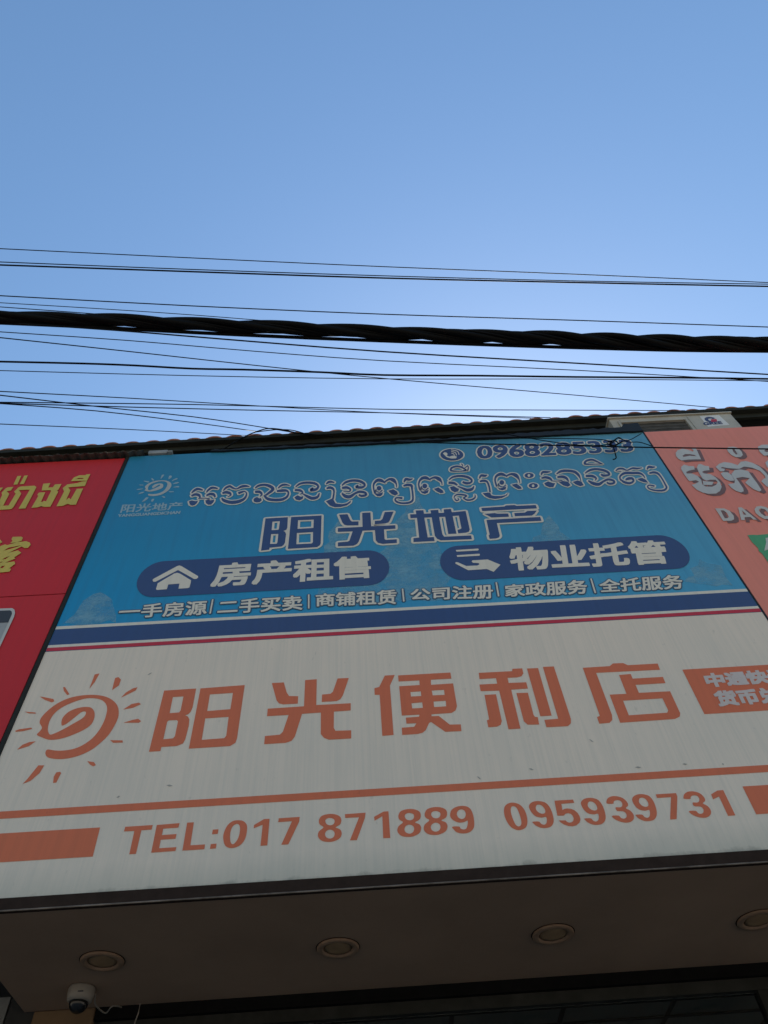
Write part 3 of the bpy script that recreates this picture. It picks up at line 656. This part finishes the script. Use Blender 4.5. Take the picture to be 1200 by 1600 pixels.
# small emblem with two lines of writing
bx = lambda p: (min(q[0] for q in p), max(q[0] for q in p), min(q[1] for q in p), max(q[1] for q in p))
B0 = bx(spiral); B1 = bx([S(225.3, 764), S(268.6, 757), S(254, 750.6), S(239, 775.3)])
aff = lambda p: (B1[0] + (p[0] - B0[0]) * (B1[1] - B1[0]) / (B0[1] - B0[0]), B1[2] + (p[1] - B0[2]) * (B1[3] - B1[2]) / (B0[3] - B0[2]))
M['emblem'] = vinyl('pale_emblem_print', (.50, .50, .47))
M['pale_blue'] = vinyl('pale_blue_print', (.34, .47, .53))
em = decal('sun_emblem', [poly([aff(p) for p in spiral])], M['emblem'], bs, 1)
for r in rays_: decal('ray', [poly([aff(p) for p in r])], M['pale_blue'], em, 1, grow=.003, n=6)
decal('emblem_lettering', [text_shape('阳光地产', [(192,788.5),(286,784.5),(283.5,796),(188,801.5)]), text_shape('YANGGUANGDICHAN', [(185,804),(282,798.5),(280.5,803),(184.5,808)])], M['pale_blue'], bs, 1, grow=.0025, n=6)
# frame bars at the sides and tarp strip on top
MB().box(LX - .026, LX - .001, D - .006, D + TH, ZB, ZT).build('side_frame', M['frame'], bs)
MB().box(RX + .001, RX + .012, D - .003, D + TH, ZB, ZT).build('side_frame', M['tarp'], bs)
def ragged(x0, x1, n, up, dn, y0, y1):
    tp, bt = [], []
    for i in range(n + 1):
        x = x0 + (x1 - x0) * i / n; u, d_ = up(i / n), dn(i / n)
        tp.append((x, ZT + u + random.uniform(-.012, .012))); bt.append((x, ZT - d_ + random.uniform(-.004, .004)))
    k = n + 1; v = [(a_, y0, c_) for a_, c_ in bt + tp] + [(a_, y1, c_) for a_, c_ in bt + tp]; f = []
    for i in range(n):
        f += [(i, i + 1, k + i + 1, k + i), (2*k + i + 1, 2*k + i, 3*k + i, 3*k + i + 1), (k + i, k + i + 1, 3*k + i + 1, 3*k + i), (i + 1, i, 2*k + i, 2*k + i + 1)]
    return v, f
v, f = ragged(S(330, 705)[0], RX, 90, lambda u: .014 + .075 * max(0, u - .55) ** .7 + (.05 if u > .965 else 0), lambda u: .004 + .016 * u, D - .02, D + TH)
link_mesh('tarp_strip', v, f, M['tarp'], bs)

# ---- red sign at the left
rs = sign_empty('red sign with yellow Khmer and Chinese writing, left of the blue sign', LX - 1.7)
XR = (S(195.7, 713.7)[0] + S(52, 1040)[0]) / 2; XL = XR - 3.6
zseam = (S(0, 933)[1] + S(105, 926)[1]) / 2
MB().box(XL, XR, D + .004, D + TH, zseam + .004, ZT - .015).build('upper_panel', M['red'], rs)
MB().box(XL, XR, D + .004, D + TH, ZB, zseam - .004).build('lower_panel', M['red'], rs)
cy = crop(0, 730, 7.5)
ext = lambda pts, dx: pts
kh = [[(205,105),(250,103),(205,203),(158,206)], [(285,100),(328,97),(280,198),(232,200)], [(-150,250),(38,240),(5,280),(-150,285)],
      [(20,298),(65,252),(90,238),(158,232),(128,275),(80,282),(110,316),(38,452),(-60,456),(-60,430),(-20,420),(25,330)],
      [(508,195),(592,188),(565,240),(620,237),(645,203),(722,198),(685,265),(668,275),(683,290),(590,465),(520,467),(485,458),(440,472),(368,478),(450,340),(438,325),(455,300),(532,293),(482,405),(495,410),(515,395),(540,402),(600,280),(592,270),(490,275),(495,240)],
      [(735,248),(790,203),(905,188),(960,170),(1020,165),(995,222),(800,238),(826,275),(775,385),(808,362),(830,378),(900,255),(975,250),(890,440),(830,443),(795,430),(735,455),(662,460),(752,285)]]
sh = [poly(cy(p)) for p in kh]
sh.append(poly(cy([(-60,458),(100,450),(185,312),(165,290),(215,240),(240,228),(405,218),(428,235),(298,485),(218,488),(350,265),(222,270),(250,312),(168,455),(140,488),(110,495),(-60,505)])))
sh.append(poly(cy([(830,165),(870,120),(930,97),(1000,95),(1015,85),(1060,83),(1020,160)]), cy([(895,140),(920,128),(970,128),(985,138)])))
decal('khmer_lettering', sh, M['yellow'], rs, 1)
sh = [poly(cy([(150,818),(250,815),(268,828),(255,862),(200,880),(120,892),(148,865),(135,845)])),
      poly(cy([(-80,960),(60,905),(85,915),(200,880),(310,868),(350,885),(360,910),(330,945),(290,950),(255,930),(100,1005),(210,975),(250,1005),(165,1060),(185,1070),(60,1120),(170,1105),(178,1135),(110,1185),(130,1195),(110,1225),(-80,1245)]),
           cy([(40,982),(100,945),(255,915),(180,942)]), cy([(22,1085),(60,1062),(115,1043),(70,1076)]), cy([(0,1182),(25,1160),(60,1155),(30,1185)]), cy([(-10,1120),(30,1105),(20,1120)])),
      poly(cy([(-80,820),(0,845),(28,880),(0,895),(-80,905)]))]
decal('brush_lettering', sh, M['yellow'], rs, 1)
# rounded picture frame at the frame's left edge
cp = crop(0, 680, 4.446)
pic = decal('picture_border', [poly(cp([(-700,1232),(85,1202),(100,1212),(105,1235),(98,1262),(-60,1600),(-760,1640)]))], M['letter_white'], rs, 1)
decal('picture', [poly(cp([(-690,1250),(70,1218),(82,1226),(84,1242),(58,1303),(-690,1335)]))], M['char'], pic, 2)
decal('picture', [poly(cp([(-690,1337),(56,1305),(-70,1580),(-740,1615)]))], paint('light_grey_print', (.45, .45, .45), .5), pic, 2)
# wavy zinc flashing on the red sign
m = MB(); n = 220; xa_, xb_ = XL, LX + .12; v = []
for yy_, dz in ((D - .05, -.012), (D + .14, .03)):
    for th in (0, .004):
        for i in range(n + 1):
            x = xa_ + (xb_ - xa_) * i / n
            v.append((x, yy_ + random.uniform(-.006, .006), ZT + .012 + dz + th + .010 * math.sin(x * 2 * math.pi / .076) + random.uniform(-.002, .002)))
k = n + 1; f = []
for i in range(n):
    f += [(i, i + 1, 2*k + i + 1, 2*k + i), (k + i + 1, k + i, 3*k + i, 3*k + i + 1), (i + 1, i, k + i, k + i + 1)]
m.add(v, f).build('flashing', M['zinc'], rs)
a_ = S(232, 711)[0]; b_ = S(262, 709)[0]
MB().box(a_, b_, D - .02, D + .12, ZT + .004, ZT + .05, .006).box(b_ + .002, b_ + .045, D - .03, D + .1, ZT + .004, ZT + .02, .004).build('bracket', M['grey'], rs)

# ---- pink-red sign at the right
ps = sign_empty('faded red sign with white raised-look Khmer and Latin letters, right of the blue sign', RX + 1.7)
PX = RX + .014; PXR = PX + 3.6
zpt = (S(1010, 676)[1] + S(1200, 664)[1]) / 2
MB().box(PX, PXR, D + .002, D + TH, ZB, zpt).build('panel', M['pink'], ps)
cq = crop(1050, 690, 8)
K2 = [poly(cq([(45,145),(70,110),(130,92),(200,105),(260,128),(270,118),(240,85),(295,82),(320,130),(362,225),(300,225),(200,228),(120,240),(75,215),(50,180)]), cq([(130,182),(160,160),(220,160),(280,170),(302,187),(220,180),(145,195)])),
      poly(cq([(112,345),(118,315),(150,290),(210,308),(275,310),(283,352),(215,365),(178,383),(182,402),(250,402),(320,432),(365,485),(380,540),(420,565),(500,568),(550,545),(570,510),(545,480),(480,480),(430,492),(385,470),(340,400),(310,330),(325,290),(352,280),(410,305),(460,310),(468,360),(400,368),(375,383),(400,400),(480,410),(545,450),(600,510),(620,570),(600,620),(550,652),(460,657),(380,640),(310,605),(245,545),(290,530),(337,505),(300,485),(215,498),(150,410)])),
      poly(cq([(384,492),(430,500),(520,507),(500,545),(390,545)])),
      poly(cq([(685,95),(700,72),(760,65),(820,80),(870,130),(885,170),(860,195),(800,200),(740,170),(700,130)]), cq([(750,95),(780,100),(820,160),(800,165),(765,130)])),
      poly(cq([(545,320),(590,280),(650,258),(740,270),(820,298),(860,255),(920,245),(1010,270),(1100,320),(1170,390),(1230,460),(1290,560),(1240,590),(1180,562),(1115,500),(1140,470),(1170,460),(1160,430),(1100,370),(1000,330),(900,315),(840,345),(700,335),(620,320),(612,335),(660,345),(650,375),(600,375)])),
      poly(cq([(610,400),(640,385),(700,388),(750,430),(780,490),(720,495),(660,470),(625,430)])),
      poly(cq([(740,410),(780,360),(850,350),(950,370),(1010,455),(1060,520),(1118,610),(1090,628),(1020,600),(940,540),(915,515),(970,460),(880,445),(800,460),(830,500),(890,590),(895,625),(860,640),(800,620),(740,580),(700,535),(780,522),(785,490)])),
      poly(cq([(1070,70),(1120,42),(1200,40),(1270,70),(1290,130),(1250,170),(1150,180),(1095,130)]), cq([(1150,120),(1165,105),(1210,100),(1235,125),(1180,135)])),
      poly(cq([(1165,265),(1200,235),(1290,230),(1380,300),(1440,400),(1380,430),(1290,330),(1230,330),(1190,330)]))]
DAO = [poly(cq([(538,838),(650,838),(720,870),(770,930),(775,975),(740,993),(640,995)]), cq([(605,862),(640,862),(685,895),(710,945),(690,962),(658,962)])),
       poly(cq([(825,825),(870,825),(1060,978),(1015,978),(980,945),(905,950),(910,985),(865,985)]), cq([(872,862),(930,915),(895,918)])),
       poly(cq([(1030,850),(1055,815),(1110,806),(1180,825),(1240,880),(1250,935),(1210,970),(1150,970),(1090,935),(1045,895)]), cq([(1082,860),(1110,838),(1160,850),(1200,895),(1200,930),(1160,935),(1115,905)]))]
sx, sz = S(1105, 742)[0] - S(1100, 742)[0], -(S(1100, 740)[1] - S(1100, 743)[1])
for nm, sh in (('khmer_lettering', K2), ('latin_lettering', DAO)):
    o = decal(nm, sh, M['letter_white'], ps, 2)
    v, f = [], []
    decal('lettering_shadow', sh, M['letter_shadow'], o, .6, shift=(sx, sz))
gb = decal('green_badge', [poly(rag([S(*p) for p in ((1169,837),(1260,832),(1275,905),(1240,912),(1214,895),(1200,879),(1190,866),(1180,852))], .006, .03))], M['green'], ps, 1)
decal('badge_character', [poly([S(*p) for p in ((1194,861),(1197,848),(1196,841),(1203,840),(1206,850),(1222,852),(1222,857),(1206,857))])], M['letter_white'], gb, 2)

# ================================================================== AIR CONDITIONER
YA = D + .115
ax0, ax1 = on_y(953, 658, YA).x, on_y(1140, 645, YA).x
az1 = (on_y(953, 657.5, YA).z + on_y(1138, 644, YA).z) / 2
az0 = az1 - .56
ac = thing('air_conditioner', 'cream outdoor air conditioning unit wedged above the signs under the eave', 'air conditioner', ((ax0 + ax1) / 2, YA, az0))
ox0, ox1 = on_y(971, 661, YA).x, on_y(1070, 654, YA).x
oz1 = (on_y(971, 661, YA).z + on_y(1070, 654, YA).z) / 2; oz0 = az0 + .05
m = MB()                                     # shell with an opening for the coil
m.box(ax0, ox0, YA, YA + .27, az0, az1, .006).box(ox1, ax1, YA, YA + .27, az0, az1, .006)
m.box(ox0 + .0005, ox1 - .0005, YA + .001, YA + .27, oz1, az1 - .001).box(ox0 + .0005, ox1 - .0005, YA + .001, YA + .27, az0 + .001, oz0)
m.box(ax0 - .012, ax1 + .012, YA - .014, YA + .275, az1 + .0005, az1 + .018, .006)
m.box(ox1 + .028, ox1 + .036, YA - .006, YA - .0005, az0 + .02, az1 - .02).box(ox0 - .03, ox0 - .012, YA - .012, YA - .0005, az0 + .02, oz1 + .01)
cas = m.build('casing', M['ac'], ac)
m = MB(); xx = ox0 + .004
while xx < ox1 - .004:
    m.box(xx, xx + .003, YA + .02, YA + .06, oz0 + .002, oz1 - .002); xx += .009
m.box(ox0 + .001, ox1 - .001, YA + .061, YA + .08, oz0 + .001, oz1 - .001)
for k in range(9):
    zz_ = oz0 + .03 + k * (oz1 - oz0 - .05) / 8; m.box(ox0 + .001, ox1 - .001, YA + .012, YA + .016, zz_, zz_ + .004)
m.build('coil', paint('coil_fins', (.2, .185, .16), .6, .5, 14), ac)
q = [S(*p, YA) for p in ((1093, 650.5), (1123, 648.5), (1140, 664), (1106, 667))]
lp = decal('logo_plate', [poly(q)], paint('white_label', (.72, .71, .68), .4, .1), ac, 1, face=YA)
lc = S(1110.5, 656, YA); lr = .052
arc = lambda a0, a1, r0, r1, cx, cz: [(cx + r1 * math.cos(a0 + (a1 - a0) * i / 14), cz + r1 * math.sin(a0 + (a1 - a0) * i / 14)) for i in range(15)] + [(cx + r0 * math.cos(a1 + (a0 - a1) * i / 14), cz + r0 * math.sin(a1 + (a0 - a1) * i / 14)) for i in range(15)]
decal('logo', [poly(arc(math.radians(20), math.radians(330), .022, lr, *lc))], paint('slate_logo', (.06, .07, .16), .4), lp, 2, face=YA)
decal('logo', [poly([(lc[0] + .002, lc[1] + .004), (lc[0] + lr * 1.02, lc[1] + .004), (lc[0] + lr * .78, lc[1] - lr * .72), (lc[0] - .012, lc[1] - .044)])], paint('red_logo', (.60, .03, .05), .4), lp, 2.6, face=YA)
decal('logo_lettering', [text_shape('GREE', [(1098.5, 660.5), (1126, 658.5), (1129, 662.5), (1100.5, 664.5)], YA)], paint('slate_logo', (.06, .07, .16), .4), lp, 2, grow=.004, n=6, face=YA)

# ================================================================== SOFFIT FITTINGS
for i, (px, py, lab) in enumerate(((160, 1501, 'round recessed downlight in the soffit, leftmost, beside the dome camera'), (528, 1480.5, 'round recessed downlight in the soffit under the gap before 871889'),
                                 (864, 1459, 'round recessed downlight in the soffit under the first digits of 095939731'), (1184, 1436.5, 'round recessed downlight cut off by the right edge of the photo'))):
    c = on_z(px, py, ZS)
    t = thing('recessed_downlight', lab, 'downlight', (c.x, c.y, ZS), 'downlights in the soffit')
    MB().lathe(c, [(.099, -.001), (.099, -.006), (.094, -.010), (.078, -.0115), (.070, -.008), (.067, -.002)], 48).build('trim_ring', M['ring'], t, True)
    MB().lathe(c, [(.1035, -.0006), (.1, -.0009)], 48).build('cutout', M['black'], t)
    MB().lathe(c, [(.0665, -.0035), (.05, -.0045), (.02, -.005)], 40).build('lens', M['lens'], t, True)
c = on_z(129, 1543.5, ZS)
t = thing('security_camera', 'white dome security camera with black glass hanging under the soffit corner', 'security camera', (c.x, c.y, ZS))
MB().lathe(c, [(.060, -.0005), (.063, -.009), (.061, -.034), (.057, -.056), (.048, -.063), (.044, -.0635)], 48).build('housing', M['plastic'], t, True)
mk, tt, b = nodes('smoked_dome'); b.inputs['Base Color'].default_value = (.012, .012, .014, 1); b.inputs['Roughness'].default_value = .08
MB().lathe(c, [(.045, -.064)] + [(.045 * math.cos(a), -.065 - .045 * math.sin(a)) for a in [math.pi / 2 * k / 8 for k in range(1, 8)]] + [(.002, -.110)], 40).build('dome', mk, t, True)
mt_ = MB().box(c.x + .005, c.x + .03, c.y - .0622, c.y - .0590, ZS - .040, ZS - .035).build('maker_mark', M['char'], t)
a_, m_, e_ = on_z(150, 1566, ZS - .03), on_z(163, 1590, ZS - .06), on_z(176, 1572, ZS - .03)
pts = smooth_open([(c.x + .06, c.y + .03, ZS - .02), tuple(a_ + Vector((0, 0, -.01))), tuple(m_ + Vector((0, 0, .02))), tuple(e_), (e_.x + .02, YW + .03, ZS - .0)], 6)
tag(MB().tube(pts, .0035, 6).build('camera_lead', M['plastic']), 'white lead looping from the dome camera to the header', 'cable')
p0 = on_y(219, 1568, YW - .01); p1 = on_y(211, 1597, YW - .01)
tag(MB().tube([tuple(p0), tuple((p0 + p1) / 2 + Vector((.004, 0, 0))), tuple(p1), (p1.x - .02, p1.y, 1.9)], .003, 6).build('hanging_lead', M['plastic']), 'thin pale lead hanging straight down in front of the dark header', 'cable')

# ================================================================== OVERHEAD CABLES
GC = 'overhead cables crossing the sky'
def cable_path(px, z, zend=None, zstart=None, exl=True, exr=True, step=3):
    pts = smooth_open([tuple(p) for p in px], step); n = len(pts); out = []
    for i, p in enumerate(pts):
        t = i / (n - 1); zz_ = z
        if zend is not None: zz_ = z + (zend - z) * t
        if zstart is not None: zz_ = zstart + (z - zstart) * t
        out.append(on_z(p[0], p[1], zz_))
    def ext(a, b, L):
        d = (a - b).normalized(); r = []
        for k in range(1, 9):
            q = a + d * (L * k / 8); q.y = min(q.y, D - .12); q.z += .004 * k * k; r.append(q)
        return r
    if exl: out = ext(out[0], out[2], 7.0)[::-1] + out
    if exr: out = out + ext(out[-1], out[-3], 7.0)
    return out
def cable(label, px, wpx, z=6.0, **kw):
    p = cable_path(px, z, **kw)
    mid = p[len(p) // 2]; rad = wpx * .5 * (mid - EYE).dot(ROT @ Vector((0, 0, -1))) / F
    # a little slack and unevenness
    o = MB().tube(p, rad, 8).build('overhead_cable', M['cable'], None, True)
    return tag(o, label, 'cable', GC)
EZ = lambda px, py: on_y(px, py, YE + .02).z
cable('thin black wire crossing the sky highest of all', [(0,388.5),(300,403),(600,416.7),(900,428.5),(1200,441.5)], 1.5, 6.4)
cable('thinner upper wire of the close pair just below the topmost wire', [(0,409.3),(300,421),(600,431),(900,439),(1200,444)], 1.6, 6.3)
cable('thicker lower cable of the close pair just below the topmost wire', [(0,414),(300,424.5),(600,434.5),(900,441.5),(1200,447.5)], 2.6, 6.28)
cable('single thin wire running a little above the thick twisted bundle', [(0,462),(300,478),(600,491),(900,500.5),(1200,511)], 1.8, 6.2)
cable('upper of two fine wires closing onto the twisted bundle at left', [(0,473),(150,482),(300,492),(450,504)], 1.3, 6.12, zend=6.05, exr=False)
cable('lower of two fine wires closing onto the twisted bundle at left', [(0,479.5),(130,489),(260,499)], 1.5, 6.11, zend=6.05, exr=False)
cable('medium cable leaving the underside of the twisted bundle and dropping right', [(30,506),(180,516),(350,530),(600,549.5),(900,567.5),(1200,585)], 2.4, 5.95, exl=False)
cable('fine wire below the twisted bundle sloping gently to meet the wavy cable', [(0,518.5),(200,532),(400,549),(600,563.7),(900,578.5),(1100,590),(1200,596)], 1.5, 5.98)
cable('long steep wire crossing the wavy cable and ending on the roof edge', [(0,527.5),(200,549),(400,571),(600,591.3),(900,617.5),(1117,637)], 1.7, 6.0, zend=EZ(1117, 637), exr=False)
cable('thick wavy black cable midway between the twisted bundle and the roof', [(0,565),(130,568),(210,571),(300,576),(380,577.5),(500,581.5),(600,586),(750,587),(900,589),(1050,590),(1200,592)], 3.2, 5.95)
cable('thin straight wire just beneath the thick wavy cable', [(0,579),(300,587),(600,592),(900,592.3),(1200,595)], 1.4, 5.93)
cable('upper wire of the low group fanning out above the left roof', [(0,611.5),(200,622),(400,634),(600,645),(830,653.5)], 1.6, 5.95, zend=EZ(830, 655), exr=False)
cable('wire of the low group dropping most steeply onto the roof edge', [(0,617.5),(150,635),(300,651),(400,666),(465,677)], 1.8, 6.0, zend=EZ(465, 677), exr=False)
cable('level wire of the low group reaching the roof beyond the air conditioner', [(0,628.5),(300,632),(600,639.5),(800,640.5),(1070,641.5)], 1.7, 6.0, zend=EZ(1070, 643), exr=False)
cable('level wire of the low group lying just under its longest neighbour', [(0,630),(200,636),(400,641),(600,645),(700,648),(860,652.5)], 1.7, 5.97, zend=EZ(860, 652.5), exr=False)
cable('wire of the low group drooping towards the tangled loop at the roof', [(0,630.5),(150,642),(300,660),(400,674)], 1.8, 5.98, zend=EZ(400, 676), exr=False)
cable('lowest sky wire just above the left roof tiles', [(0,662.5),(200,671),(385,680.5)], 1.8, 6.0, zend=EZ(385, 681), exr=False)
cable('wire passing in front of the blue sign telephone number and the faded red sign', [(610,690),(750,693.5),(900,696.5),(1010,699),(1200,701.5)], 2.2, 5.85, zstart=6.7, exl=False)
# thick twisted bundle
c0 = cable_path([(0,494),(150,499.5),(300,506.5),(450,513),(600,519),(750,525),(900,530.5),(1050,535),(1200,537)], 6.05, step=16)
b_ = thing('cable_bundle', 'thick twisted bundle of black cables, the heaviest line across the sky', 'cable', tuple(c0[len(c0) // 2]), GC)
def arc_len(p):
    L = [0]
    for i in range(1, len(p)): L.append(L[-1] + (p[i] - p[i - 1]).length)
    return L
fine = []
for i in range(len(c0) - 1):
    k = max(1, int((c0[i + 1] - c0[i]).length / .05))
    for j in range(k): fine.append(c0[i].lerp(c0[i + 1], j / k))
fine.append(c0[-1])
L = arc_len(fine)
for s_, (phase, rel, rad) in enumerate(((0, 1, .0225), (1 / 3, 1, .021), (2 / 3, 1, .0235), (.17, 1.12, .0085), (.53, 1.15, .0075), (.86, 1.1, .009), (0, .1, .021))):
    pts = []                                 # laid strands, thin ones in the grooves, and a core
    for i, p in enumerate(fine):
        t_ = (fine[min(i + 1, len(fine) - 1)] - fine[max(i - 1, 0)]).normalized(); a = t_.cross(Vector((0, 0, 1))).normalized(); bq = t_.cross(a)
        g_ = .024 + .006 * max(-1, min(1, p.x / 2.4)); ph = 2 * math.pi * (L[i] / 1.25 + phase) + .6 * math.sin(L[i] * 1.1)
        wob = 1 + .14 * math.sin(L[i] * 2.3 + s_ * 1.7)
        pts.append(p + (a * math.cos(ph) + bq * math.sin(ph)) * g_ * wob * rel)
    MB().tube(pts, rad, 10).build('strand', M['cable'], b_, True)
pts = [p + Vector((0, .043 + .009 * max(-1, min(1, p.x / 2.4)) + .008 * math.sin(L[i] * .9), -.02)) for i, p in enumerate(fine)]
MB().tube(pts, .012, 8).build('messenger_wire', M['cable'], b_, True)
# tangled loose wires on the roof edge and on the sign corner
def wire_on(px, y, r, mb):
    mb.tube([tuple(on_y(a, b, y + random.uniform(-.01, .01))) for a, b in smooth_open(px, 4)], r, 6)
m = MB()
wire_on([(342,706),(362,694),(385,681),(405,673),(420,669.5),(440,671),(462,676),(480,678),(520,682)], YE - .03, .006, m)
wire_on([(400,675),(430,671.5),(455,672),(475,677)], YE - .04, .005, m)
tag(m.build('loose_wire', M['cable'], None, True), 'loose black wire arching over the tile edge above the left of the blue sign', 'wire')
m = MB(); yw = D - .06
wire_on([(640,690.5),(760,684),(828,685),(900,685.5),(941,687),(955,690),(966,684.5),(982,690.5),(1000,691),(1018,697)], yw, .004, m)
wire_on([(762,671),(790,678),(823,684),(860,690),(900,695),(935,696),(955,693),(966,683.5),(972,689),(958,696),(948,692)], yw - .02, .004, m)
wire_on([(953,693),(958,698),(960.5,706),(962,711),(962.5,716),(958,718)], yw, .005, m)
wire_on([(960,697),(975,689.5),(985,687),(1002,677.5)], yw, .0035, m)
wire_on([(950,691),(958,688.5),(966,692),(960,697),(952,695),(956,690)], yw - .015, .005, m)
tag(m.build('loose_wire', M['cable'], None, True), 'tangled black wire with a dangling end on the top right of the blue sign', 'wire')
